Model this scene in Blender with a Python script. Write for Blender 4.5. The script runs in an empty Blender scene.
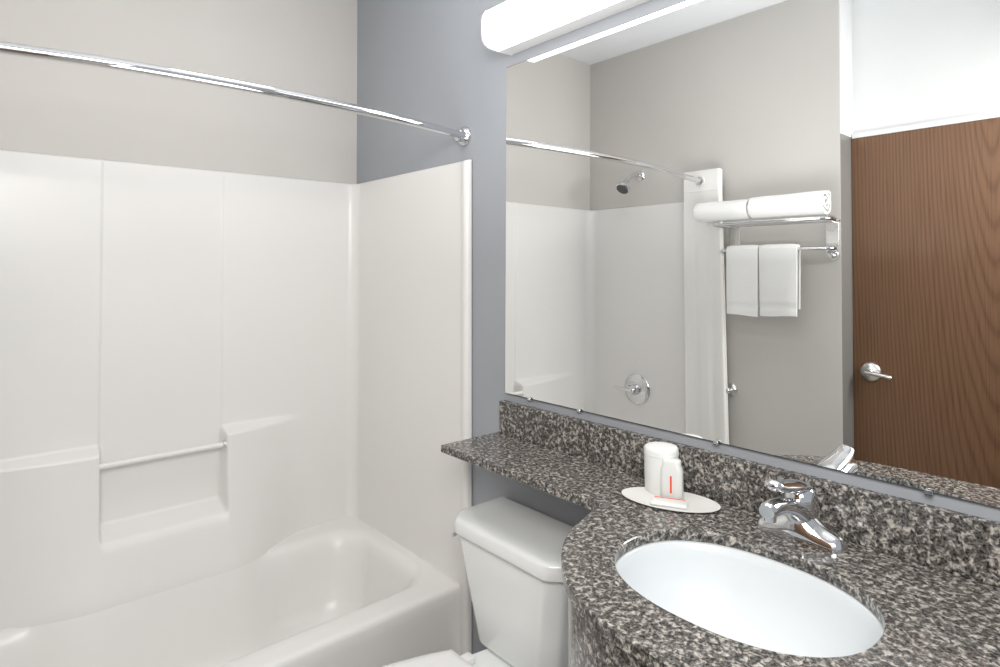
import bpy, bmesh, math, random
from mathutils import Vector, Matrix, noise
C = bpy.context.scene.collection
SC = bpy.context.scene
PI = math.pi
random.seed(4)

# ------------------------------------------------------------------ camera
F_PX, YAW, PITCH, ROLL, V0 = 608.18, 41.0202, 1.3121, 0.061, 253.855
CAM = Vector((2.379, -1.25, 1.41))
a, t, r = math.radians(YAW), math.radians(PITCH), math.radians(ROLL)
Fv = Vector((-math.cos(a), math.sin(a), 0)); Rv = Vector((math.sin(a), math.cos(a), 0)); Uv = Vector((0, 0, 1))
Fv, Uv = Fv*math.cos(t) + Uv*math.sin(t), Uv*math.cos(t) - Fv*math.sin(t)
Rv, Uv = Rv*math.cos(r) - Uv*math.sin(r), Rv*math.sin(r) + Uv*math.cos(r)
cd = bpy.data.cameras.new('camera')
cam = bpy.data.objects.new('camera', cd); C.objects.link(cam)
cd.sensor_fit = 'HORIZONTAL'; cd.sensor_width = 36
cd.lens = F_PX/1000*36
cd.shift_y = -(333.5 - V0)/1000
cd.clip_start = .02
M = Matrix((Rv, Uv, -Fv)).transposed().to_4x4(); M.translation = CAM
cam.matrix_world = M
SC.camera = cam

# ------------------------------------------------------------------ world, exposure, lights
w = bpy.data.worlds.new('world'); SC.world = w; w.use_nodes = True
w.node_tree.nodes['Background'].inputs[0].default_value = (.9, .95, 1, 1)
w.node_tree.nodes['Background'].inputs[1].default_value = 0.25
SC.view_settings.view_transform = 'Standard'; SC.view_settings.look = 'None'
SC.view_settings.gamma = 1; SC.view_settings.use_curve_mapping = False
SC.view_settings.exposure = 1.08
LAMP = 2.15          # emission of the fluorescent diffuser over the mirror
def area(name, loc, sx, sy, power, col=(1, 1, 1), rot=(0, 0, 0)):
    l = bpy.data.lights.new(name, 'AREA'); l.shape = 'RECTANGLE'; l.size = sx; l.size_y = sy
    l.energy = power; l.color = col
    o = bpy.data.objects.new(name, l); C.objects.link(o); o.location = loc; o.rotation_euler = rot
    return o
fl = area('camera_side_fill', (2.50, -1.45, 1.90), .8, .6, 15.5, (1, .98, .95))  # added soft fill from the camera side, lifts tub, toilet and counter
area('tub_overhead_fill', (.95, -.60, 2.63), .4, .4, 1.3, (1, .99, .97))  # made-up fill under the ceiling, brightens the opposite wall around the tub
bounce = area('ceiling_bounce_fill', (1.35, -.80, 1.45), .5, .5, 3, (1, 1, 1), (PI, 0, 0))  # added upward fill without a fixture, its light returns off the ceiling
fl.rotation_euler = (Vector((.9, -.35, .8)) - fl.location).to_track_quat('-Z', 'Y').to_euler()

# ------------------------------------------------------------------ materials
def mat(name, col, rough=.5, metal=0, spec=.5, coat=0, sheen=0):
    m = bpy.data.materials.new(name); m.use_nodes = True
    b = m.node_tree.nodes['Principled BSDF']
    b.inputs['Base Color'].default_value = (*col, 1)
    b.inputs['Roughness'].default_value = rough; b.inputs['Metallic'].default_value = metal
    b.inputs['Specular IOR Level'].default_value = spec
    b.inputs['Coat Weight'].default_value = coat; b.inputs['Coat Roughness'].default_value = .05
    b.inputs['Sheen Weight'].default_value = sheen
    return m
def N(m, typ, **kw):
    n = m.node_tree.nodes.new(typ)
    for k, v in kw.items(): setattr(n, k, v)
    return n
def L(m, a_, b_): m.node_tree.links.new(a_, b_)
def bsdf(m): return m.node_tree.nodes['Principled BSDF']
def coords(m, scale=(1, 1, 1), rot=(0, 0, 0)):
    tc = N(m, 'ShaderNodeTexCoord'); mp = N(m, 'ShaderNodeMapping')
    mp.inputs['Scale'].default_value = scale; mp.inputs['Rotation'].default_value = rot
    L(m, tc.outputs['Object'], mp.inputs['Vector']); return mp.outputs['Vector']
def ramp(m, src, stops, interp='LINEAR'):
    r_ = N(m, 'ShaderNodeValToRGB'); r_.color_ramp.interpolation = interp
    e = r_.color_ramp.elements
    while len(e) < len(stops): e.new(.5)
    for i, (p, c) in enumerate(stops): e[i].position = p; e[i].color = (*c, 1)
    L(m, src, r_.inputs['Fac']); return r_.outputs['Color']
def add_bump(m, vec, scale, strength, dist=.001, detail=2):
    n = N(m, 'ShaderNodeTexNoise'); n.inputs['Scale'].default_value = scale; n.inputs['Detail'].default_value = detail
    L(m, vec, n.inputs['Vector'])
    b = N(m, 'ShaderNodeBump'); b.inputs['Strength'].default_value = strength; b.inputs['Distance'].default_value = dist
    L(m, n.outputs['Fac'], b.inputs['Height']); L(m, b.outputs['Normal'], bsdf(m).inputs['Normal'])
def wallmat(name, col, rough=.6):
    m = mat(name, col, rough, spec=.3)
    v = coords(m)
    n = N(m, 'ShaderNodeTexNoise'); n.inputs['Scale'].default_value = 3; L(m, v, n.inputs['Vector'])
    c = ramp(m, n.outputs['Fac'], [(.3, tuple(x*.985 for x in col)), (.7, tuple(min(1, x*1.015) for x in col))])
    L(m, c, bsdf(m).inputs['Base Color'])
    add_bump(m, v, 220, .12, .0008)
    return m
M_WARM = wallmat('warm_grey_paint', (.59, .566, .54))
M_BLUE = wallmat('blue_grey_paint', (.345, .362, .39))
M_WHITE = wallmat('white_paint', (.74, .75, .75))
M_CEIL = wallmat('ceiling_paint', (.89, .92, .95))
def gloss(name, col, rough=.12):
    m = mat(name, col, rough, spec=.5)
    v = coords(m)
    n = N(m, 'ShaderNodeTexNoise'); n.inputs['Scale'].default_value = 2.5; L(m, v, n.inputs['Vector'])
    c = ramp(m, n.outputs['Fac'], [(.3, tuple(x*.99 for x in col)), (.7, col)])
    L(m, c, bsdf(m).inputs['Base Color'])
    return m
M_TUB = gloss('tub_acrylic', (.80, .785, .765), .30)
M_CHINA = gloss('toilet_china', (.82, .835, .825), .10)
M_SINK = gloss('sink_china', (.68, .71, .73), .30)
M_SEAT = gloss('seat_plastic', (.84, .83, .82), .2)
def chrome(name, col=(.72, .72, .73), rough=.06):
    m = mat(name, col, rough, metal=1)
    v = coords(m); n = N(m, 'ShaderNodeTexNoise'); n.inputs['Scale'].default_value = 40; L(m, v, n.inputs['Vector'])
    rr = N(m, 'ShaderNodeMapRange'); rr.inputs['To Min'].default_value = rough*.8; rr.inputs['To Max'].default_value = rough*1.3
    L(m, n.outputs['Fac'], rr.inputs['Value']); L(m, rr.outputs['Result'], bsdf(m).inputs['Roughness'])
    return m
M_CHROME = chrome('chrome')
M_SATIN = chrome('satin_chrome', (.74, .73, .71), .28)
M_DARK = mat('dark_rubber', (.03, .03, .03), .5)
M_MIRROR = mat('mirror_glass', (.93, .935, .93), 0.0, metal=1)
M_MEDGE = mat('mirror_edge', (.10, .11, .12), .3)
M_FRAME = mat('frame_paint', (.20, .197, .187), .3)
M_FABRIC = mat('curtain_fabric', (.82, .81, .78), .8, spec=.2, sheen=.2)
M_TOWEL = mat('terry', (.86, .86, .84), .95, spec=.1, sheen=.4)
add_bump(M_TOWEL, coords(M_TOWEL), 450, .7, .003)
add_bump(M_FABRIC, coords(M_FABRIC, (1, 1, 1)), 500, .15, .001)
M_PAPER = mat('white_paper', (.74, .75, .73), .6)
M_PAPER2 = mat('wrapper_plastic', (.72, .73, .71), .3)
M_RED = mat('red_ink', (.78, .07, .03), .5)
M_TRAY = mat('tray_card', (.74, .73, .70), .5)
M_GREYINK = mat('grey_ink', (.55, .55, .55), .5)
M_METALPAINT = mat('fixture_enamel', (.78, .78, .78), .35)

def emit(name, col, s):
    m = bpy.data.materials.new(name); m.use_nodes = True
    b = bsdf(m); b.inputs['Base Color'].default_value = (.9, .9, .9, 1)
    b.inputs['Emission Color'].default_value = (*col, 1); b.inputs['Emission Strength'].default_value = s
    return m
M_LAMP = emit('lit_diffuser', (1, .985, .96), LAMP)

def granite():
    m = mat('granite', (.3, .28, .26), .14, spec=.5)
    v = coords(m)
    n1 = N(m, 'ShaderNodeTexNoise'); n1.inputs['Scale'].default_value = 105; n1.inputs['Detail'].default_value = 3; n1.inputs['Roughness'].default_value = .6
    n1.inputs['Distortion'].default_value = .6
    L(m, v, n1.inputs['Vector'])
    c1 = ramp(m, n1.outputs['Fac'], [(.40, (.010, .010, .011)), (.475, (.045, .042, .040)), (.53, (.13, .12, .11)), (.59, (.34, .32, .295)), (.70, (.62, .58, .52))])
    n2 = N(m, 'ShaderNodeTexNoise'); n2.inputs['Scale'].default_value = 230; n2.inputs['Detail'].default_value = 2
    L(m, v, n2.inputs['Vector'])
    c2 = ramp(m, n2.outputs['Fac'], [(.38, (.02, .02, .02)), (.5, (.22, .20, .18)), (.64, (.50, .46, .41))])
    mx = N(m, 'ShaderNodeMix', data_type='RGBA'); mx.inputs[0].default_value = .22
    L(m, c1, mx.inputs[6]); L(m, c2, mx.inputs[7])
    L(m, mx.outputs[2], bsdf(m).inputs['Base Color'])
    return m
M_GRAN = granite()
def oak():
    m = mat('oak_veneer', (.2, .1, .05), .35, spec=.4)
    tc = N(m, 'ShaderNodeTexCoord'); mp = N(m, 'ShaderNodeMapping')
    mp.inputs['Scale'].default_value = (1, 0, .10); mp.inputs['Location'].default_value = (-1.87, 0, -.235)
    L(m, tc.outputs['Object'], mp.inputs['Vector']); v = mp.outputs['Vector']
    w_ = N(m, 'ShaderNodeTexWave', wave_type='RINGS', rings_direction='Y')
    w_.inputs['Scale'].default_value = 24; w_.inputs['Distortion'].default_value = 9; w_.inputs['Detail'].default_value = 1.5
    w_.inputs['Detail Scale'].default_value = .28
    L(m, v, w_.inputs['Vector'])
    v2 = coords(m, (1, 1, .018))
    n = N(m, 'ShaderNodeTexNoise'); n.inputs['Scale'].default_value = 210; n.inputs['Detail'].default_value = 3; L(m, v2, n.inputs['Vector'])
    c1 = ramp(m, w_.outputs['Color'], [(.0, (.095, .044, .022)), (.3, (.165, .085, .045)), (1, (.195, .104, .056))])
    c2 = ramp(m, n.outputs['Fac'], [(.36, (.125, .061, .031)), (.5, (.170, .089, .047)), (.75, (.195, .105, .058))])
    mx = N(m, 'ShaderNodeMix', data_type='RGBA'); mx.inputs[0].default_value = .55
    L(m, c1, mx.inputs[6]); L(m, c2, mx.inputs[7]); L(m, mx.outputs[2], bsdf(m).inputs['Base Color'])
    return m
M_OAK = oak()
def tile():
    m = mat('floor_tile', (.45, .42, .38), .35)
    v = coords(m)
    b = N(m, 'ShaderNodeTexBrick', offset=0); b.inputs['Scale'].default_value = 1
    b.inputs['Color1'].default_value = (.46, .43, .39, 1); b.inputs['Color2'].default_value = (.43, .40, .36, 1)
    b.inputs['Mortar'].default_value = (.25, .24, .22, 1); b.inputs['Mortar Size'].default_value = .004
    b.inputs['Brick Width'].default_value = .33; b.inputs['Row Height'].default_value = .33
    L(m, v, b.inputs['Vector']); L(m, b.outputs['Color'], bsdf(m).inputs['Base Color'])
    return m
M_TILE = tile()

# ------------------------------------------------------------------ mesh helpers
def obj(name, bm, m, parent=None, smooth=True, angle=40):
    bmesh.ops.recalc_face_normals(bm, faces=bm.faces)
    me = bpy.data.meshes.new(name); bm.to_mesh(me); bm.free()
    mats = m if isinstance(m, (list, tuple)) else [m]
    for x in mats: me.materials.append(x)
    if smooth:
        me.shade_smooth()
        try: me.set_sharp_from_angle(angle=math.radians(angle))
        except Exception: pass
    o = bpy.data.objects.new(name, me); C.objects.link(o)
    if parent:
        o.parent = parent; o.matrix_parent_inverse = parent.matrix_basis.inverted()
    return o
def thing(name, label, cat, loc=(0, 0, 0), group=None):
    o = bpy.data.objects.new(name, None); C.objects.link(o); o.location = loc; o.empty_display_size = .05
    o['label'] = label; o['category'] = cat
    if group: o['group'] = group
    return o
def tag(o, label, cat, group=None):
    o['label'] = label; o['category'] = cat
    if group: o['group'] = group
    return o
def struct(o, label, cat):
    o['kind'] = 'structure'; o['label'] = label; o['category'] = cat; return o
def NB(): return bmesh.new()
def add_box(bm, x0, x1, y0, y1, z0, z1, bev=0, seg=2, mi=0):
    vs = [bm.verts.new((x, y, z)) for x in (x0, x1) for y in (y0, y1) for z in (z0, z1)]
    F = [(0, 1, 3, 2), (4, 6, 7, 5), (0, 4, 5, 1), (2, 3, 7, 6), (0, 2, 6, 4), (1, 5, 7, 3)]
    fs = [bm.faces.new([vs[i] for i in f]) for f in F]
    for f in fs: f.material_index = mi
    if bev:
        es = {e for f in fs for e in f.edges}
        bmesh.ops.bevel(bm, geom=list(es), offset=bev, segments=seg, affect='EDGES', profile=.5)
    return bm
def add_loft(bm, loops, cap0=True, cap1=True, closed=True, mi=0):
    rows = [[bm.verts.new(p) for p in lp] for lp in loops]
    n = len(rows[0])
    for A, B in zip(rows, rows[1:]):
        for i in range(n if closed else n-1):
            j = (i+1) % n
            f = bm.faces.new((A[i], A[j], B[j], B[i])); f.material_index = mi
    if cap0: bm.faces.new(rows[0][::-1]).material_index = mi
    if cap1: bm.faces.new(rows[-1]).material_index = mi
    return bm
def frame_path(pts):
    pts = [Vector(p) for p in pts]; tg = []
    for i in range(len(pts)):
        d = pts[min(i+1, len(pts)-1)] - pts[max(i-1, 0)]
        tg.append(d.normalized())
    up = Vector((0, 0, 1)) if abs(tg[0].z) < .9 else Vector((1, 0, 0))
    s = tg[0].cross(up).normalized(); out = []
    for p, d in zip(pts, tg):
        s = (s - d*s.dot(d)).normalized(); out.append((p, d, s, s.cross(d)))
    return out
def add_tube(bm, pts, rad, n=16, cap=True, mi=0, flat=1.0):
    fr = frame_path(pts); rs = rad if isinstance(rad, (list, tuple)) else [rad]*len(pts)
    loops = []
    for (p, d, s, u), q in zip(fr, rs):
        loops.append([p + s*math.cos(2*PI*k/n)*q + u*math.sin(2*PI*k/n)*q*flat for k in range(n)])
    return add_loft(bm, loops, cap, cap, mi=mi)
def add_lathe(bm, prof, origin=(0, 0, 0), axis=(0, 0, 1), n=32, mi=0):
    """prof: list of (radius, height along axis)"""
    ax = Vector(axis).normalized(); h = Vector((0, 0, 1)) if abs(ax.z) < .9 else Vector((1, 0, 0))
    s = ax.cross(h).normalized(); u = s.cross(ax); o = Vector(origin)
    loops = [[o + ax*z + (s*math.cos(2*PI*k/n) + u*math.sin(2*PI*k/n))*max(q, 1e-5) for k in range(n)] for q, z in prof]
    return add_loft(bm, loops, True, True, mi=mi)
def add_prism(bm, outline, axis, c0, c1, mi=0):
    def P(p, c):
        if axis == 'x': return (c, p[0], p[1])
        if axis == 'y': return (p[0], c, p[1])
        return (p[0], p[1], c)
    return add_loft(bm, [[P(p, c0) for p in outline], [P(p, c1) for p in outline]], mi=mi)
def rrect(x0, x1, y0, y1, rad, z, n=8):
    rad = min(rad, (x1-x0)/2-1e-4, (y1-y0)/2-1e-4); out = []
    for cx, cy, a0 in ((x1-rad, y1-rad, 0), (x0+rad, y1-rad, 90), (x0+rad, y0+rad, 180), (x1-rad, y0+rad, 270)):
        for k in range(n+1):
            q = math.radians(a0 + 90*k/n); out.append((cx+rad*math.cos(q), cy+rad*math.sin(q), z))
    return out
def rrect2(x0, x1, y0, y1, rad, z, n=8, m=40):
    p = rrect(x0, x1, y0, y1, rad, z, n); k = n+1; res = []
    for c in range(4):
        res += p[c*k:(c+1)*k]
        A, B = p[c*k+n], p[((c+1) % 4)*k]
        res += [tuple(A[i]+(B[i]-A[i])*j/m for i in range(3)) for j in range(1, m)]
    return res
def arc(cx, cy, rad, a0, a1, n=8):
    return [(cx+rad*math.cos(math.radians(a0+(a1-a0)*k/n)), cy+rad*math.sin(math.radians(a0+(a1-a0)*k/n))) for k in range(n+1)]
def sstep(x): x = max(0, min(1, x)); return x*x*(3-2*x)
def catmull(pts, n=8):
    P = [Vector(p) for p in pts]; P = [2*P[0]-P[1]] + P + [2*P[-1]-P[-2]]; out = []
    for i in range(1, len(P)-2):
        for k in range(n):
            q = k/n; a_, b_, c_, d_ = P[i-1:i+3]
            out.append(.5*((2*b_) + (c_-a_)*q + (2*a_-5*b_+4*c_-d_)*q*q + (-a_+3*b_-3*c_+d_)*q**3))
    out.append(P[-2]); return out

# ------------------------------------------------------------------ the room
HC = 2.6475; W = 1.5402; XR = 2.85; XC = 1.3852; YD = 1.6775
def slab(name, x0, x1, y0, y1, z0, z1, m, label, cat):
    return struct(obj(name, add_box(NB(), x0, x1, y0, y1, z0, z1), m, smooth=False), label, cat)
slab('floor', -.1, XR+.1, -1.85, .1, -.1, 0, M_TILE, 'tiled bathroom floor', 'floor')
slab('ceiling', -.1, XR+.1, -1.85, .1, HC, HC+.1, M_CEIL, 'white painted ceiling', 'ceiling')
slab('wall_left', -.1, 0, -1.85, .1, 0, HC, M_WARM, 'warm light grey wall above the long side of the tub', 'wall')
slab('wall_right', 0, XR, 0, .1, 0, HC, M_BLUE, 'blue grey wall that carries the mirror', 'wall')
slab('wall_opposite', 0, XC, -1.85, -W, 0, HC, M_WARM, 'warm light grey wall with shower head and towel rack', 'wall')
slab('wall_door', XC, XR, -1.85, -YD, 1.9966, HC, M_WHITE, 'white wall above the door', 'wall')
# outside corner bead beside the door, painted white like the door recess
slab('trim_1', XC, XC+.004, -YD, -W-.0005, 2.0, HC, M_WHITE, 'white painted return of the wall above the door frame', 'wall')

# door
DX0, DX1, DZ = 1.3885, 2.30, 1.993
door = obj('door_1', add_box(NB(), DX0, DX1, -1.70, -1.657, .012, DZ, .002, 1), M_OAK, smooth=False)
struct(door, 'brown oak veneer door with satin lever handle', 'door')
bm = NB()
add_box(bm, XC+.0003, XC+.0022, -W-.115, -W-.003, 0, 2.0)
add_box(bm, XC+.0003, DX0-.0005, -1.70, -1.6475, 0, 2.0)
obj('door_frame', bm, M_FRAME, door, False)
bm = NB()
add_box(bm, XC+.007, XR-.01, -1.70, -1.656, DZ+.0006, DZ+.022)
obj('door_header', bm, M_WHITE, door, False)
bm = NB(); add_box(bm, DX1+.003, XR-.005, -1.72, -1.66, 0, DZ+.003)
obj('door_side_panel', bm, M_WHITE, door, False)
hx, hz = 1.458, .989
bm = NB()
add_lathe(bm, [(.0, 0), (.040, 0), (.040, .006), (.036, .012), (.022, .017), (.014, .022), (.012, .045), (.0, .045)], (hx, -1.657, hz), (0, 1, 0), 32)
rose = obj('handle_rose', bm, M_SATIN, door)
bm = NB()
pts = catmull([(hx-.006, -1.614, hz+.001), (hx+.02, -1.607, hz), (hx+.06, -1.607, hz-.005), (hx+.088, -1.612, hz-.010)], 5)
add_tube(bm, pts, [.013]*3+[.0115]*(len(pts)-4)+[.009], 14, flat=.75)
obj('door_lever', bm, M_SATIN, door)

# ------------------------------------------------------------------ bathtub with moulded surround
tub = thing('bathtub', 'white one-piece bathtub with moulded wall surround, ledges and grab bar', 'bathtub', (.38, -.77, 0))
ZT = 1.768
S1, S2 = -.550, -.928      # sides of the recessed centre panel
def lobe(y):
    if y > S1: q = sstep((-.225-y)/(-.225-S1))
    elif y < S2: q = sstep((y+1.42)/(S2+1.42))
    else: q = 1
    return .055*q
def xwall(y, z):
    c = sstep((S1+.006-y)/.012)*sstep((y-S2+.006)/.012)       # 1 inside the centre strip
    led = 1 - sstep((z-.808)/.03)
    sill = 1 - sstep((z-.535)/.045)
    base = .022 - .007*c*(1-sill)
    g = led*(1-c) + sill*c
    return base + lobe(y)*g*(1+1.3*max(0, min((.8-z)/.434, 1))**2)
prof = [(.804, -.004), (.804, -.014), (.8015, -.021), (.791, -.0245), (.782, -.0245), (.774, -.021), (.766, -.0175), (.755, -.0165)]
prof += [(.755-(.755-.07)*k/10, -.0165) for k in range(1, 10)]
prof += arc(.072, -.0665, .05, 90, 180, 8)
NARC = len(prof)
def dens():
    ys = []
    y = -.075
    while y > -W+.07:
        ys.append(y)
        y -= .003 if (abs(y-S1) < .014 or abs(y-S2) < .014) else .016
    return ys
ysb = dens()
zs = []
z = 0.0
while z < ZT-.012:
    zs.append(z); z += .004 if (.52 < z < .59 or .80 < z < .845) else (.03 if z < 1.1 else .08)
rows = []
def pline(z, off=0):
    left = [(x, y, z) for x, y in prof]
    out = []
    for x, y, zz in left: out.append([x, y])
    for y in ysb: out.append([xwall(y, z), y])
    for x, y, zz in reversed(left): out.append([x, -W-y])
    # blend the corner arcs to the back wall thickness
    return out
def topline(z, k):
    out = pline(ZT)
    res = []
    for x, y in out:
        nx = x if x > .1 else x*(1-k) + .003*k
        ny = y
        if x > .06 and y > -.08: ny = y*(1-k) - .003*k
        if x > .06 and y < -W+.08: ny = y*(1-k) + (-W+.003)*k
        res.append((nx, ny, z))
    return res
loops = [[(x, y, z) for x, y in pline(z)] for z in zs]
loops += [topline(ZT-.008, 0), topline(ZT-.003, .15), topline(ZT, .5), topline(ZT, 1)]
obj('surround_panel', add_loft(NB(), loops, False, False, closed=False), M_TUB, tub, angle=75)
# basin with apron
RZ = .366
x0, x1, y0, y1 = .006, .760, -W+.008, -.008
bl = [rrect2(x0, x1-.006, y0, y1, .006, .002), rrect2(x0, x1-.004, y0, y1, .006, .20), rrect2(x0, x1, y0, y1, .006, RZ-.05), rrect2(x0, x1, y0, y1, .008, RZ-.018),
      rrect2(x0, x1-.004, y0, y1, .008, RZ-.007), rrect2(x0, x1-.013, y0, y1, .01, RZ-.001), rrect2(x0, x1-.024, y0, y1, .012, RZ)]
ix0, ix1, iy0, iy1 = .098, .665, -W+.075, -.050
def inn(d, z, rad=.13):
    res = []
    for x, y, zz in rrect2(ix0+d, ix1-d, iy0+d, iy1-d, rad, z):
        if x < .3:
            xl = .0195 + lobe(y)*2.3 + .33*(RZ-z) + .12*max(0, .1-z)/.04      # the basin's back wall follows the moulded bulge above it
            x = max(x, xl)
        res.append((x, y, zz))
    return res
bl += [inn(-.030, RZ, .15), inn(-.012, RZ-.0008, .14), inn(0, RZ-.004), inn(.011, RZ-.011), inn(.021, RZ-.024), inn(.029, RZ-.048), inn(.044, .24), inn(.062, .14), inn(.085, .095, .12), inn(.125, .070, .1), inn(.2, .06, .06)]
for k_, up in ((3, .020), (4, .020), (5, .016), (6, .007)):        # the rim coves up to the walls, not along the open front
    bl[k_] = [(x, y, (RZ + up)*sstep((.73-x)/.07) + z*(1-sstep((.73-x)/.07))) for x, y, z in bl[k_]]
obj('tub_basin', add_loft(NB(), bl, True, True), M_TUB, tub, angle=75)
bm = NB()
add_tube(bm, [(.066, S1+.008, .776), (.066, S2-.008, .776)], .0095, 16)
obj('grab_bar', bm, M_TUB, tub)
bm = NB()
add_lathe(bm, [(0, 0), (.017, 0), (.017, .004), (.012, .006), (0, .006)], (.066, S1-.0045, .776), (0, -1, 0), 20)
obj('bar_socket', bm, M_SATIN, tub)
bm = NB(); add_lathe(bm, [(0, 0), (.03, 0), (.028, .004), (.008, .005), (0, .003)], (.38, -1.2, .06), (0, 0, 1), 24)
obj('drain', bm, M_CHROME, tub)

# ------------------------------------------------------------------ curved shower rod
ROD = [(-1.54, .764), (-1.40, .788), (-1.21, .812), (-1.05, .842), (-.85, .858), (-.60, .857), (-.30, .829), (-.06, .782), (0, .766)]
def rodx(y):
    for i in range(len(ROD)-1):
        (a0, b0), (a1, b1) = ROD[i:i+2]
        if a0 <= y <= a1:
            q = (y-a0)/(a1-a0)
            m0 = (b1-ROD[max(i-1, 0)][1])/(a1-ROD[max(i-1, 0)][0]); j = min(i+2, len(ROD)-1); m1 = (ROD[j][1]-b0)/(ROD[j][0]-a0)
            h = a1-a0
            return b0*(1+2*q)*(1-q)**2 + m0*h*q*(1-q)**2 + b1*q*q*(3-2*q) + m1*h*q*q*(q-1)
    return .762
rod = thing('shower_rod', 'curved chrome shower curtain rod spanning above the bathtub', 'curtain rod', (.75, -.77, 1.86))
bm = NB(); add_tube(bm, [(rodx(-1.525+.0299*k), -1.525+.0299*k, 1.852) for k in range(51)], .0125, 18)
obj('rod', bm, M_CHROME, rod)
for yy, d, xf in ((-.0005, -1, .764), (-W+.0005, 1, .765)):
    bm = NB(); add_lathe(bm, [(0, 0), (.034, 0), (.034, .004), (.029, .012), (.021, .018), (.0195, .034), (.0165, .036), (.0, .036)], (xf, yy, 1.852), (.12, d, 0), 32)
    obj('wall_flange', bm, M_CHROME, rod)

# ------------------------------------------------------------------ shower curtain gathered at the far end
cur = thing('shower_curtain', 'white shower curtain gathered at the wall end of the curved rod', 'shower curtain', (.78, -1.45, 0))
def curtain():
    bm = NB(); loops = []
    zs_ = [1.905, 1.90, 1.85, 1.806, 1.80, 1.795, 1.77, 1.7, 1.6, 1.5, 1.4, 1.3, 1.2, 1.1, 1.0, .9, .8, .7, .62, .56, .52, .48, .44, .40, .36, .3, .2, .12]
    SPC, NS, sheets, TH = .0150, 16, 4, .0011
    for z in zs_:
        down = max(0, (1.8-z)/1.8); k = sstep((.60-z)/.22)
        xl = .680 + .018*down; xr_ = .880 + .030*min(1, down*1.5)
        xl = xl*(1-k) + .785*k; xr_ = xr_*(1-k) + .95*k
        path = []
        for s in range(sheets):
            y = -1.456 - s*SPC; il = .004*s + (.010*down if s % 2 else 0); rr_ = SPC/2
            A, B = xl+il, xr_-il
            xs_ = [A+rr_+(B-A-2*rr_)*i/(NS-1) for i in range(NS)]
            if s % 2: xs_ = xs_[::-1]
            for x in xs_:
                u_ = (x-A)/(B-A)
                wv = (.0030*math.sin(u_*13+1.0) + .0018*math.sin(u_*29+2))*min(1, down*6)
                path.append((x, y+wv))
            if s < sheets-1:
                sg = 1 if s % 2 == 0 else -1; xe = path[-1][0]; ye = path[-1][1]; ny = y-SPC
                for q in (30, 60, 90, 120, 150):
                    th = math.radians(q); path.append((xe+sg*rr_*math.sin(th), (y-rr_)+rr_*math.cos(th)))
        o1, o2 = [], []
        for i in range(len(path)):
            a_ = path[max(i-1, 0)]; b2 = path[min(i+1, len(path)-1)]; dx, dy = b2[0]-a_[0], b2[1]-a_[1]; l_ = math.hypot(dx, dy)
            o1.append((path[i][0]-dy/l_*TH/2, path[i][1]+dx/l_*TH/2, z)); o2.append((path[i][0]+dy/l_*TH/2, path[i][1]-dx/l_*TH/2, z))
        loops.append(o1+o2[::-1])
    return add_loft(bm, loops, True, True)
obj('curtain_cloth', curtain(), M_FABRIC, cur, angle=50)
rx = rodx(-1.452)
bm = NB()
rp = [(rx+.0225*math.cos(2*PI*k/28), -1.4505, 1.852+.0225*math.sin(2*PI*k/28)) for k in range(29)]
add_tube(bm, rp, .0042, 10, cap=False)
obj('curtain_ring', bm, M_PAPER, cur)
bm = NB(); add_box(bm, .688, .872, -1.4560, -1.4536, 1.800, 1.806, .0006, 1)
obj('header_seam', bm, M_FABRIC, cur, False)

# ------------------------------------------------------------------ shower head and valve
sh = thing('wall_shower', 'small chrome shower head with grey face on wall arm', 'shower head', (.364, -W, 1.935))
bm = NB(); add_lathe(bm, [(0, 0), (.029, 0), (.029, .003), (.022, .010), (.014, .013), (0, .013)], (.364, -W+.0005, 1.935), (0, 1, 0), 28); obj('wall_flange', bm, M_CHROME, sh)
bm = NB(); arm = catmull([(.364, -W+.005, 1.935), (.364, -W+.05, 1.935), (.363, -W+.09, 1.918), (.362, -W+.12, 1.893)], 6); add_tube(bm, arm, .0105, 14); obj('shower_arm', bm, M_CHROME, sh)
ax = Vector((-.0, .62, -.78)).normalized(); o_ = Vector((.362, -W+.117, 1.898))
bm = NB(); add_lathe(bm, [(0, 0), (.013, 0), (.016, .008), (.016, .018), (.022, .026), (.036, .045), (.039, .052), (.039, .064), (.036, .067), (0, .067)], o_, ax, 32); hd = obj('head_body', bm, M_CHROME, sh)
bm = NB(); add_lathe(bm, [(0, .067), (.033, .067), (.032, .0695), (0, .0705)], o_, ax, 32); obj('spray_face', bm, mat('spray_rubber', (.09, .09, .09), .45), sh)

va = thing('shower_valve', 'round chrome shower valve plate with lever handle on the tub wall', 'shower valve', (.356, -W+.018, .767))
bm = NB(); add_lathe(bm, [(0, 0), (.083, 0), (.083, .004), (.078, .009), (.06, .013), (.03, .016), (0, .016)], (.356, -W+.0165, .767), (0, 1, 0), 40); obj('valve_plate', bm, M_CHROME, va)
bm = NB(); add_lathe(bm, [(0, 0), (.030, 0), (.028, .02), (.024, .035), (.018, .045), (0, .047)], (.356, -W+.031, .767), (0, 1, 0), 28); obj('valve_hub', bm, M_CHROME, va)
bm = NB(); pts = catmull([(.362, -W+.068, .767), (.32, -W+.076, .768), (.285, -W+.08, .771), (.250, -W+.082, .773)], 4); add_tube(bm, pts, [.013]*4+[.010]*(len(pts)-6)+[.008, .0075], 14, flat=.7); obj('valve_lever', bm, M_CHROME, va)

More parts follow.
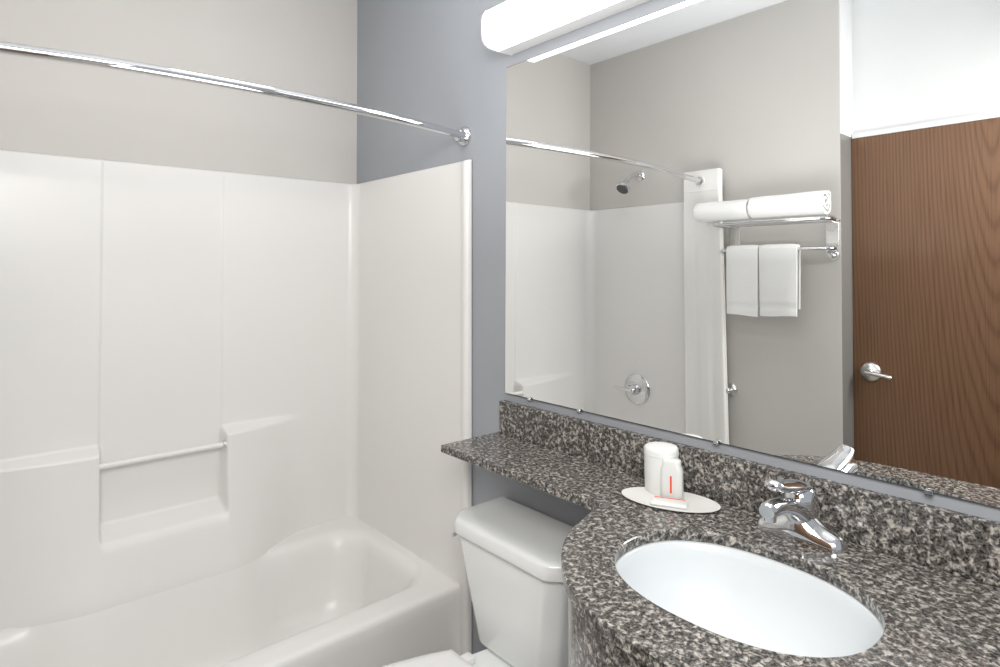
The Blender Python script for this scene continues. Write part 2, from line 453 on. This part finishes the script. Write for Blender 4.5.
# small round chrome wall post half hidden by the curtain
kn = thing('wall_hook', 'small round chrome wall post half hidden behind the shower curtain', 'hook', (.89, -W, .842))
bm = NB(); add_lathe(bm, [(0, 0), (.030, 0), (.030, .004), (.024, .010), (.012, .013), (.010, .035), (0, .035)], (.893, -W+.0005, .842), (0, 1, 0), 28); obj('hook_plate', bm, M_SATIN, kn)
bm = NB(); add_lathe(bm, [(0, .033), (.013, .033), (.016, .039), (.016, .046), (.010, .052), (0, .053)], (.893, -W, .842), (0, 1, 0), 24); obj('hook_knob', bm, M_CHROME, kn)

# ------------------------------------------------------------------ towel rack
rk = thing('towel_rack', 'chrome hotel towel rack with shelf and lower bar on the wall beside the door', 'towel rack', (1.12, -W, 1.5))
def plate(cx):
    bm = NB(); y_ = -W+.001
    out = arc(cx, 1.487, .027, 180, 360, 14) + arc(cx, 1.625, .027, 0, 180, 14)
    add_loft(bm, [[(x, y_, z) for x, z in out], [(x, y_+.005, z) for x, z in out], [(cx+(x-cx)*.92, y_+.007, 1.556+(z-1.556)*.985) for x, z in out]])
    return bm
XPL, XPR = .915, 1.354
for cx in (XPL, XPR):
    p = obj('bracket_plate', plate(cx), M_SATIN, rk)
    bm = NB(); add_lathe(bm, [(0, 0), (.021, 0), (.021, .006), (.017, .010), (.006, .011), (.005, .008), (0, .008)], (cx, -W+.007, 1.487), (0, 1, 0), 24); obj('bracket_boss', bm, M_CHROME, p)
def urail(z, yf, xl, xr_, rad, back_l, back_r):
    p = [(back_l, -W+.006, z)] + [(xl+rad-rad*math.cos(math.radians(q)), yf-rad+rad*math.sin(math.radians(q)), z) for q in range(0, 91, 10)]
    p += [(xr_-rad+rad*math.sin(math.radians(q)), yf-rad+rad*math.cos(math.radians(q)), z) for q in range(0, 91, 10)] + [(back_r, -W+.006, z)]
    return p
bm = NB(); add_tube(bm, urail(1.625, -1.345, .893, 1.402, .05, XPL-.012, XPR+.016), .0085, 12)
for yy in (-1.40, -1.455, -1.505):
    add_tube(bm, [(.897, yy, 1.625), (1.395, yy, 1.625)], .0055, 10)
obj('shelf_rails', bm, M_CHROME, rk)
bm = NB(); add_tube(bm, urail(1.507, -1.418, .900, 1.392, .035, XPL-.012, XPR+.014), .0075, 12)
obj('towel_bar', bm, M_CHROME, rk)

# ------------------------------------------------------------------ towels
def roll_bm(xa, xb, cy, cz, turns, rmax, seed, sag=1.0, thick=.0135):
    random.seed(seed)
    r0 = .006; n = int(turns*26); cen = []
    for i in range(n+1):
        q = i/n; th = turns*2*PI*(1-q)
        rad = r0 + (rmax-thick/2-r0)*q
        cen.append((th, rad))
    outer = [((q+thick*.48)*math.cos(th+2.2), (q+thick*.48)*math.sin(th+2.2)) for th, q in cen]
    inner = [((q-thick*.48)*math.cos(th+2.2), (q-thick*.48)*math.sin(th+2.2)) for th, q in cen]
    outl = outer + inner[::-1]
    bm = NB(); loops = []
    for k in range(13):
        q = k/12; x = xa + (xb-xa)*q
        e = 1 - .05*(abs(2*q-1)**9)
        bow = .002*math.sin(q*7+seed)
        loops.append([(x + .006*noise.noise(Vector((y*40, z*40, seed))), cy + y*e + bow, cz + z*e*sag*(1+.02*math.sin(q*5+seed))) for y, z in outl])
    add_loft(bm, loops, False, False)
    # caps: ribbon ends
    bm.verts.ensure_lookup_table(); m_ = len(outl); nn = n+1
    for base in (0, 12*m_):
        for i in range(n):
            bm.faces.new((bm.verts[base+i], bm.verts[base+i+1], bm.verts[base+m_-2-i], bm.verts[base+m_-1-i]))
    return bm
g = 'rolled bath towels on the rack shelf'
tag(obj('rolled_towel', roll_bm(1.080, 1.388, -1.380, 1.6955, 2.5, .0625, 3, 1.0, .0115), M_TOWEL, angle=60), 'rolled white bath towel on the rack shelf, nearer the door with its spiral end showing', 'towel', g)
tag(obj('rolled_towel', roll_bm(.816, 1.072, -1.380, 1.692, 2.5, .0605, 8, .97, .0115), M_TOWEL, angle=60), 'rolled white bath towel on the rack shelf, at the end touching the shower curtain', 'towel', g)
def hang_bm(xa, xb, zb, zback, seed, yb=-1.418, zc=1.507):
    bm = NB(); loops = []; rb, th = .010, .013
    path = [(yb-rb, zback)] + [(yb-rb, zback+(zc-zback)*k/8) for k in range(1, 9)]
    path += [(yb+rb*math.cos(math.radians(q)), zc+rb*math.sin(math.radians(q))) for q in range(165, 0, -15)]
    nf = 22
    path += [(yb+rb, zc-(zc-zb)*k/nf) for k in range(0, nf+1)]
    def off(i, d):
        a_ = path[max(i-1, 0)]; b_ = path[min(i+1, len(path)-1)]
        ty, tz = b_[0]-a_[0], b_[1]-a_[1]; l_ = math.hypot(ty, tz); return (path[i][0]-tz/l_*d, path[i][1]+ty/l_*d)
    def bandh(zz):    # woven border bands near the hem
        h = zz - zb
        return -.004 if (.035 < h < .043 or .055 < h < .063) else 0
    nx = 9
    for k in range(nx):
        q = k/(nx-1); x = xa + (xb-xa)*q
        rnd = .004*(1-abs(2*q-1)**6)-.004
        outer = []
        for i in range(len(path)):
            y, z = off(i, th+rnd+(bandh(path[i][1]) if i > len(path)-nf else 0))
            d = max(0, zc-z)
            y += .006*math.sin(q*5+seed)*d*2 if y > yb else 0
            outer.append((x+d*.018*(q-.5)*-1, y, z + (.004*math.sin(q*4+seed) if i == len(path)-1 else 0)))
        inner = []
        for i in range(len(path)):
            y, z = path[i]; d = max(0, zc-z)
            y += .006*math.sin(q*5+seed)*d*2 if y > yb else 0
            inner.append((x+d*.018*(q-.5)*-1, y, z))
        loops.append(outer + inner[::-1])
    add_loft(bm, loops, False, False)
    bm.verts.ensure_lookup_table(); m_ = len(loops[0]); n = len(path)
    for base in (0, (nx-1)*m_):
        for i in range(n-1):
            bm.faces.new((bm.verts[base+i], bm.verts[base+i+1], bm.verts[base+m_-2-i], bm.verts[base+m_-1-i]))
    return bm
g = 'hand towels on the rack bar'
tag(obj('hand_towel', hang_bm(.944, 1.093, 1.213, 1.25, 1), M_TOWEL, angle=60), 'folded white hand towel hanging over the rack bar, next to the shower curtain', 'towel', g)
tag(obj('hand_towel', hang_bm(1.098, 1.262, 1.218, 1.25, 4), M_TOWEL, angle=60), 'folded white hand towel hanging over the rack bar, on the side nearer the door', 'towel', g)

# ------------------------------------------------------------------ mirror
mi_ = thing('wall_mirror', 'large frameless wall mirror between granite backsplash and vanity light', 'mirror', (1.7, 0, 1.03))
def ym(z): return -.010 + math.tan(math.radians(.3613))*(z-1.0)
XM0, XM1, ZM0, ZM1 = .9744, 2.70, 1.0253, 2.0327
b_ = .0025
bm = NB()
def Q(x, z, dy): return bm.verts.new((x, ym(z)+dy, z))
fr = [Q(XM0+b_, ZM0+b_, 0), Q(XM1-b_, ZM0+b_, 0), Q(XM1-b_, ZM1-b_, 0), Q(XM0+b_, ZM1-b_, 0)]
bm.faces.new(fr)
obj('mirror_glass', bm, M_MIRROR, mi_, False)
bm = NB()
sec = [[(XM0+b_, ZM0+b_), (XM1-b_, ZM0+b_), (XM1-b_, ZM1-b_), (XM0+b_, ZM1-b_)], [(XM0, ZM0), (XM1, ZM0), (XM1, ZM1), (XM0, ZM1)]]
lp = [[(x, ym(z), z) for x, z in sec[0]], [(x, ym(z)+.002, z) for x, z in sec[1]], [(x, -.0006, z) for x, z in sec[1]]]
add_loft(bm, lp, False, True)
obj('mirror_edge', bm, M_MEDGE, mi_, False)
CLIPS = (1.088, 1.28, 1.678, 2.07)
for x in CLIPS:
    bm = NB(); add_box(bm, x-.006, x+.006, -.0165, -.0005, ZM0-.004, ZM0-.0012, .0005, 1); add_box(bm, x-.006, x+.006, -.0165, -.0135, ZM0-.004, ZM0+.006, .0008, 1)
    obj('mirror_clip', bm, M_CHROME, mi_)

# ------------------------------------------------------------------ vanity light
vl = thing('vanity_light', 'long white fluorescent light bar mounted above the mirror', 'light', (1.61, 0, 2.065))
XL0, XL1 = .999, 2.235
sec = [(-.057, 2.0628), (-.085, 2.0632), (-.100, 2.066), (-.111, 2.073), (-.118, 2.083), (-.121, 2.10), (-.121, 2.140), (-.118, 2.155), (-.106, 2.172), (-.085, 2.180), (-.06, 2.183), (-.012, 2.184)]
bm = NB(); add_loft(bm, [[(XL0+.006, y, z) for y, z in sec], [(XL1-.006, y, z) for y, z in sec]], True, True)
obj('light_diffuser', bm, M_LAMP, vl, angle=30)
bm = NB(); hs = [(-.0005, 2.066), (-.057, 2.0628), (-.0575, 2.066), (-.012, 2.0685), (-.012, 2.184), (-.0005, 2.186)]
add_loft(bm, [[(XL0+.006, y, z) for y, z in hs], [(XL1-.006, y, z) for y, z in hs]])
obj('light_housing', bm, M_METALPAINT, vl, False)
capo = [(-.0005, 2.064)] + [(y*1.012, z-.0012 if z < 2.11 else z+.0015) for y, z in sec] + [(-.0005, 2.188)]
for xa, xb in ((XL0, XL0+.006), (XL1-.006, XL1)):
    bm = NB(); add_prism(bm, capo, 'x', xa, xb); obj('end_cap', bm, M_METALPAINT, vl, False)

# ------------------------------------------------------------------ vanity counter
vc = thing('vanity_counter', 'speckled grey granite vanity counter with shelf running over the toilet tank', 'counter', (1.8, -.1, .9))
ZC0, ZC1 = .884, .905; CXR = XR-.003
out = [(.950, -.003), (.950, -.231)]
out += [(.950+(1.485-.950)*k/6, -.231+.003*k/6) for k in range(1, 7)]
curve = catmull([(1.485, -.228, 0), (1.512, -.232, 0), (1.533, -.252, 0), (1.551, -.30, 0), (1.573, -.37, 0), (1.619, -.443, 0), (1.675, -.499, 0), (1.731, -.537, 0), (1.785, -.557, 0), (1.84, -.567, 0), (1.93, -.573, 0)], 4)
curve = [(p.x, p.y) for p in curve]
out += curve[1:] + [(2.1, -.575), (2.5, -.575), (CXR, -.575), (CXR, -.003)]
SXC, SYC, SA, SB = 1.880, -.3115, .2035, .1565
def ell(k, n=72, ex=0, z=0):
    q = 2*PI*k/n; c, s = math.cos(q), math.sin(q); e = 2/2.25
    return (SXC+(SA+ex)*math.copysign(abs(c)**e, c), SYC+(SB+ex)*math.copysign(abs(s)**e, s), z)
def counter():
    bm = NB()
    from mathutils.geometry import tessellate_polygon
    hole = [Vector(ell(k)) for k in range(72)]; ou = [Vector((x, y, 0)) for x, y in out]
    tris = tessellate_polygon([ou, hole]); allp = ou + hole
    bt = .002
    def insetp(i, d):
        if i < len(ou):
            p = ou[i]; a_ = ou[i-1]; c_ = ou[(i+1) % len(ou)]
        else:
            j = i-len(ou); p = hole[j]; a_ = hole[j-1]; c_ = hole[(j+1) % 72]
        t1 = (p-a_).normalized(); t2 = (c_-p).normalized(); tt = (t1+t2).normalized()
        nrm = Vector((-tt.y, tt.x, 0)); f = 1/max(.5, nrm.dot(Vector((-t1.y, t1.x, 0))))
        return p + nrm*d*f
    # outline runs counter-clockwise (left turn inside); hole runs ccw too, so its inside is the void
    sgn = 1
    top = [bm.verts.new((*insetp(i, bt if i < len(ou) else -bt).xy, ZC1)) for i in range(len(allp))]
    mid = [bm.verts.new((*p.xy, ZC1-bt)) for p in allp]
    mid2 = [bm.verts.new((*p.xy, ZC0+bt)) for p in allp]
    bot = [bm.verts.new((*insetp(i, bt if i < len(ou) else -bt).xy, ZC0)) for i in range(len(allp))]
    for tr in tris:
        bm.faces.new([top[i] for i in tr]); bm.faces.new([bot[i] for i in tr][::-1])
    for A, B in ((top, mid), (mid, mid2), (mid2, bot)):
        for s0, s1 in ((0, len(ou)), (len(ou), len(allp))):
            n_ = s1-s0
            for k in range(n_):
                i, j = s0+k, s0+(k+1) % n_
                bm.faces.new((A[i], A[j], B[j], B[i]))
    return bm
obj('countertop', counter(), M_GRAN, vc, angle=35)
bm = NB(); add_box(bm, .9625, CXR, -.0215, -.001, ZC1+.0003, 1.0025, .0015, 2); obj('backsplash', bm, M_GRAN, vc, False)
# apron: curved granite skirt hanging under the counter edge
ap = [(1.585, -.003), (1.585, -.30)] + [(x+.011, y+.006) for x, y in curve if y < -.33 and x < 1.6] + [(x+.006, y+.011) for x, y in curve if x >= 1.6] + [(2.1, -.563), (CXR, -.563)]
def inset(pl, d):
    res = []
    for i, p in enumerate(pl):
        a_ = Vector(pl[max(i-1, 0)]); b2 = Vector(pl[min(i+1, len(pl)-1)]); tt = (b2-a_).normalized()
        res.append((p[0]-tt.y*d, p[1]+tt.x*d))
    return res
api = inset(ap, .02); ring = ap + api[::-1]
bm = NB(); add_loft(bm, [[(x, y, .60) for x, y in ring], [(x, y, ZC0-.0003) for x, y in ring]]); obj('apron', bm, M_GRAN, vc, angle=35)

# ------------------------------------------------------------------ sink
sk = thing('sink', 'white oval undermount sink set in the granite counter', 'sink', (SXC, SYC, .74))
bm = NB()
zt = ZC0-.0006
lo = []
for ex, z in ((.022, zt-.012), (.022, zt), (.003, zt), (-.001, zt-.004), (-.004, zt-.02), (-.012, zt-.06), (-.03, zt-.10), (-.06, zt-.128), (-.10, zt-.142), (-.135, zt-.146)):
    lo.append([ell(k, 72, ex, z) for k in range(72)])
lo = lo[:9]; c_ = lo[-1]
lo.append([(SXC+(p[0]-SXC)*.3, SYC+(p[1]-SYC)*.42, zt-.147) for p in c_])
outer = [[ell(k, 72, ex, z) for k in range(72)] for ex, z in ((-.08, zt-.158), (-.02, zt-.12), (.006, zt-.06), (.010, zt-.02))]
add_loft(bm, lo, False, True)
add_loft(bm, outer+[lo[0]], True, False)
obj('basin', bm, M_SINK, sk, angle=60)
bm = NB(); add_lathe(bm, [(0, 0), (.028, 0), (.028, .002), (.022, .004), (.016, .002), (.014, .006), (0, .007)], (SXC, SYC, zt-.1468), (0, 0, 1), 28); obj('drain', bm, M_CHROME, sk)

# ------------------------------------------------------------------ faucet
fx, fy = 1.880, -.070
fa = thing('faucet', 'chrome single lever faucet behind the sink bowl', 'faucet', (fx, fy, ZC1))
bm = NB(); loops = []
for k in range(33):
    q = -1 + 2*k/32; x = fx + .080*q
    e = math.sqrt(max(0, 1-abs(q)**7))
    hgt = (.026 + .034*math.exp(-(q/.42)**2))*(.25+.75*e); wd = (.027 + .007*math.exp(-(q/.4)**2))*(.25+.75*e)
    lp = []
    for j in range(20):
        th = PI*j/19
        lp.append((x, fy - wd*math.cos(th), ZC1+.0004 + hgt*math.sin(th)**.8))
    loops.append(lp)
add_loft(bm, loops, True, True)
obj('faucet_base', bm, M_CHROME, fa, angle=60)
bm = NB()
sp = catmull([(fx, fy+.012, .934), (fx, fy-.024, .960), (fx, fy-.062, .978), (fx, fy-.105, .988), (fx, fy-.136, .987)], 5)
nr = len(sp); rs = [.026 + (.0165-.026)*sstep(i/(nr*.75)) for i in range(nr)]
rs[-1] *= .82
add_tube(bm, sp, rs, 22, flat=.85)
obj('spout', bm, M_CHROME, fa, angle=60)
bm = NB(); add_lathe(bm, [(0, 0), (.010, 0), (.0105, .010), (0, .010)], (fx, fy-.122, .968), (0, 0, 1), 20); obj('aerator', bm, M_CHROME, fa)
bm = NB(); add_lathe(bm, [(0, 0), (.0285, 0), (.0300, .014), (.0295, .032), (.026, .046), (.017, .054), (0, .0565)], (fx, fy+.004, .948), (0, -.10, 1), 30); obj('valve_dome', bm, M_CHROME, fa)
bm = NB(); lv = catmull([(fx, fy+.022, .990), (fx, fy-.010, 1.004), (fx, fy-.055, 1.013), (fx, fy-.088, 1.019), (fx, fy-.116, 1.029)], 5)
n_ = len(lv); wv = [.010 + .013*math.sin(PI*min(1, .25+.62*i/(n_-1))) for i in range(n_)]; wv[-1] = .006
loops = []
for (p, d, s, u), q in zip(frame_path(lv), wv):
    hh = .0095 if q > .008 else .003
    loops.append([p + s*q*math.cos(2*PI*k/18) + u*hh*math.sin(2*PI*k/18) for k in range(18)])
add_loft(bm, loops); obj('lever_handle', bm, M_CHROME, fa, angle=60)

# ------------------------------------------------------------------ tray and amenities
def ell2(cx, cy, a_, b2, rot, z, n=56):
    R_ = math.radians(rot); return [(cx+a_*math.cos(2*PI*k/n)*math.cos(R_)-b2*math.sin(2*PI*k/n)*math.sin(R_), cy+a_*math.cos(2*PI*k/n)*math.sin(R_)+b2*math.sin(2*PI*k/n)*math.cos(R_), z) for k in range(n)]
TC = (1.619, -.1045)
bm = NB(); zt0 = ZC1+.0004
add_loft(bm, [ell2(*TC, .092, .048, 20, zt0), ell2(*TC, .104, .059, 20, zt0+.0035), ell2(*TC, .105, .060, 20, zt0+.005), ell2(*TC, .102, .057, 20, zt0+.005), ell2(*TC, .092, .048, 20, zt0+.0022)])
tray = tag(obj('amenity_tray', bm, M_TRAY, angle=50), 'small white oval amenity tray on the granite counter left of the faucet', 'tray')
ZTR = zt0+.0026
cup = thing('drinking_cup', 'tall white paper wrapped cup at the back of the oval tray', 'cup', (1.572, -.074, ZTR))
bm = NB(); add_lathe(bm, [(0, 0), (.0345, 0), (.0365, .002), (.0375, .05), (.0380, .088), (.0372, .095), (.034, .0985), (.02, .100), (0, .100)], (1.572, -.0650, ZTR), (0, 0, 1), 36)
for v in bm.verts:
    q = noise.noise(v.co*60)*.0008; v.co.x += q; v.co.y += q
obj('cup_wrapper', bm, M_PAPER, cup, angle=50)
bm = NB(); add_lathe(bm, [(.0377, .080), (.0385, .082), (.0385, .084), (.0378, .086)], (1.572, -.0650, ZTR), (0, 0, 1), 36); obj('wrapper_fold', bm, M_PAPER, cup)
bot = thing('shampoo_bottle', 'short white toiletry bottle with a red stripe in front of the wrapped cup', 'bottle', (1.620, -.09, ZTR))
bx, by = 1.613, -.0855
bm = NB()
def brr(hx_, hy_, z, rad=.01): return [(bx+(p[0])*math.cos(.35)-p[1]*math.sin(.35), by+p[0]*math.sin(.35)+p[1]*math.cos(.35), ZTR+z) for p in rrect(-hx_, hx_, -hy_, hy_, rad, 0, 6)]
add_loft(bm, [brr(.022, .013, 0), brr(.0235, .0145, .002), brr(.0235, .0145, .058), brr(.0215, .0140, .066), brr(.0195, .013, .070), brr(.0195, .013, .080), brr(.018, .011, .0825)])
obj('bottle_body', bm, M_PAPER2, bot, angle=50)
bm = NB()
def fr_(u_, v_, d=.0150): return Vector((bx+u_*math.cos(.35)+d*math.sin(.35), by+u_*math.sin(.35)-d*math.cos(.35), ZTR+v_))
lpA = [fr_(-.001, .013), fr_(.003, .013), fr_(.003, .050), fr_(-.001, .050)]
lpB = [fr_(-.001, .013, .0140), fr_(.003, .013, .0140), fr_(.003, .050, .0140), fr_(-.001, .050, .0140)]
add_loft(bm, [lpB, lpA]); obj('red_stripe', bm, M_RED, bot, False)
sp_ = thing('soap_packet', 'flat white wrapped soap bar with a red line, lying at the front of the tray', 'soap', (1.637, -.12, ZTR))
sx_, sy_ = 1.630, -.1225
def srr(hx_, hy_, z, rad=.006): return [(sx_+p[0]*math.cos(.48)-p[1]*math.sin(.48), sy_+p[0]*math.sin(.48)+p[1]*math.cos(.48), ZTR+z) for p in rrect(-hx_, hx_, -hy_, hy_, rad, 0, 5)]
bm = NB(); add_loft(bm, [srr(.036, .019, 0), srr(.038, .021, .002), srr(.038, .021, .0045), srr(.034, .018, .0065)]); obj('wrapper', bm, M_PAPER2, sp_, angle=50)
bm = NB(); z_ = .0066
def sq(u_, v_, z): return (sx_+u_*math.cos(.48)-v_*math.sin(.48), sy_+u_*math.sin(.48)+v_*math.cos(.48), ZTR+z)
add_loft(bm, [[sq(-.032, .0115, z_-.0006), sq(.032, .0115, z_-.0006), sq(.032, .0150, z_-.0006), sq(-.032, .0150, z_-.0006)], [sq(-.032, .0115, z_+.0003), sq(.032, .0115, z_+.0003), sq(.032, .0150, z_+.0003), sq(-.032, .0150, z_+.0003)]])
obj('red_line', bm, M_RED, sp_, False)

# ------------------------------------------------------------------ toilet
tl = thing('toilet', 'white two-piece toilet standing between the bathtub and the vanity', 'toilet', (1.175, -.35, 0))
def chrect(x0, x1, y0, y1, ch, z, rad=.012, back=.012):
    """rectangle with chamfered front corners (front = low y)"""
    pts = [(x1-back, y1), (x0+back, y1), (x0, y1-back), (x0, y0+ch), (x0+ch, y0), (x1-ch, y0), (x1, y0+ch), (x1, y1-back)]
    out_ = []
    n_ = len(pts)
    for i in range(n_):
        p = Vector(pts[i]); a_ = Vector(pts[i-1]); b2 = Vector(pts[(i+1) % n_])
        d1 = (a_-p); d2 = (b2-p); rr_ = min(rad, d1.length*.45, d2.length*.45)
        s_ = p + d1.normalized()*rr_; e_ = p + d2.normalized()*rr_
        for k in range(5):
            q = k/4; out_.append(((s_*(1-q)**2 + p*2*q*(1-q) + e_*q*q).x, (s_*(1-q)**2 + p*2*q*(1-q) + e_*q*q).y, z))
    return out_
bm = NB()
def tk(z):
    q = (z-.39)/(.668-.39)
    return 1.046 - .080*q, 1.338 + .042*q, -.198 - .012*q
lo = []
for z, ins in ((.388, .012), (.394, .004), (.402, 0), (.5, 0), (.6, 0), (.664, 0), (.6705, .003)):
    xa, xb, yf = tk(z); lo.append(chrect(xa+ins, xb-ins, yf+ins, -.022-ins, .038, z))
add_loft(bm, lo); obj('tank', bm, M_CHINA, tl, angle=50)
bm = NB(); lo = []
for z, ins in ((.6710, .005), (.6735, .001), (.6775, 0), (.7015, .001), (.7085, .004), (.7125, .009), (.7147, .018), (.7155, .05)):
    lo.append(chrect(.961+ins*.9, 1.402-ins*.9, -.226+ins, -.012-ins*.3, .044-min(.02, ins*.5), z, .016, .004))
add_loft(bm, lo); obj('tank_lid', bm, M_CHINA, tl, angle=50)
bm = NB(); add_lathe(bm, [(0, 0), (.010, 0), (.010, .006), (.006, .009), (0, .009)], (.9690, -.150, .645), (-1, 0, 0), 18)
add_tube(bm, [(.958, -.150, .645), (.957, -.17, .644), (.957, -.195, .642)], [.0045, .004, .005], 10); obj('flush_lever', bm, M_CHROME, tl)
TX = 1.192
def egg(hw, yb, yf, z, n=48, flat=.62):
    o2 = []; yc = yb - (yb-yf)*.50
    for k in range(n):
        q = 2*PI*k/n; c, s = math.cos(q), math.sin(q)
        if s > 0: o2.append((TX+hw*math.copysign(abs(c)**flat, c), yc+(yb-yc)*abs(s)**flat, z))
        else: o2.append((TX+hw*math.copysign(abs(c)**.95, c), yc-(yc-yf)*abs(s)**.95, z))
    return o2
def outline(prs, z, grow=0, n=5):
    """closed outline from (half width, y) pairs, back to front"""
    left = catmull([(TX-w_-grow, y + (grow if i == 0 else -grow if i == len(prs)-1 else 0), z) for i, (w_, y) in enumerate(prs)], n)
    return [tuple(p) for p in left] + [(2*TX-p.x, p.y, p.z) for p in reversed(left)]
LID = [(.110, -.290), (.136, -.355), (.160, -.43), (.178, -.50), (.186, -.555), (.181, -.61), (.160, -.665), (.125, -.705), (.075, -.733), (.020, -.744)]
BOWL = [(.085, -.055), (.095, -.20), (.118, -.29), (.155, -.41), (.176, -.50), (.182, -.555), (.177, -.61), (.156, -.66), (.120, -.70), (.072, -.726), (.018, -.736)]
def scaled(prs, k, yf, yc): return [(w_*k, yc+(y-yc)*yf) for w_, y in prs]
bm = NB(); lo = [outline(scaled(BOWL, .62, .70, -.25), .001), outline(scaled(BOWL, .62, .70, -.25), .03), outline(scaled(BOWL, .54, .66, -.25), .10), outline(scaled(BOWL, .58, .72, -.22), .2), outline(scaled(BOWL, .84, .93, -.12), .30), outline(BOWL, .355), outline(BOWL, .378), outline(BOWL, .3865, -.006)]
add_loft(bm, lo); obj('bowl', bm, M_CHINA, tl, angle=50)
bm = NB(); lo = [outline(LID, .3872, -.005), outline(LID, .391, .0), outline(LID, .400, .0), outline(LID, .404, -.005)]; add_loft(bm, lo); obj('seat', bm, M_SEAT, tl, angle=50)
bm = NB(); lo = [outline(LID, .4047, -.004), outline(LID, .408, .001), outline(LID, .415, .001), outline(LID, .420, -.006), outline(scaled(LID, .84, .90, -.51), .4225), outline(scaled(LID, .55, .65, -.51), .4235)]; add_loft(bm, lo); obj('seat_lid', bm, M_SEAT, tl, angle=50)
for dx in (-.075, .075):
    bm = NB(); add_box(bm, TX+dx-.016, TX+dx+.016, -.283, -.250, .3868, .405, .004, 2); obj('seat_hinge', bm, M_SEAT, tl)
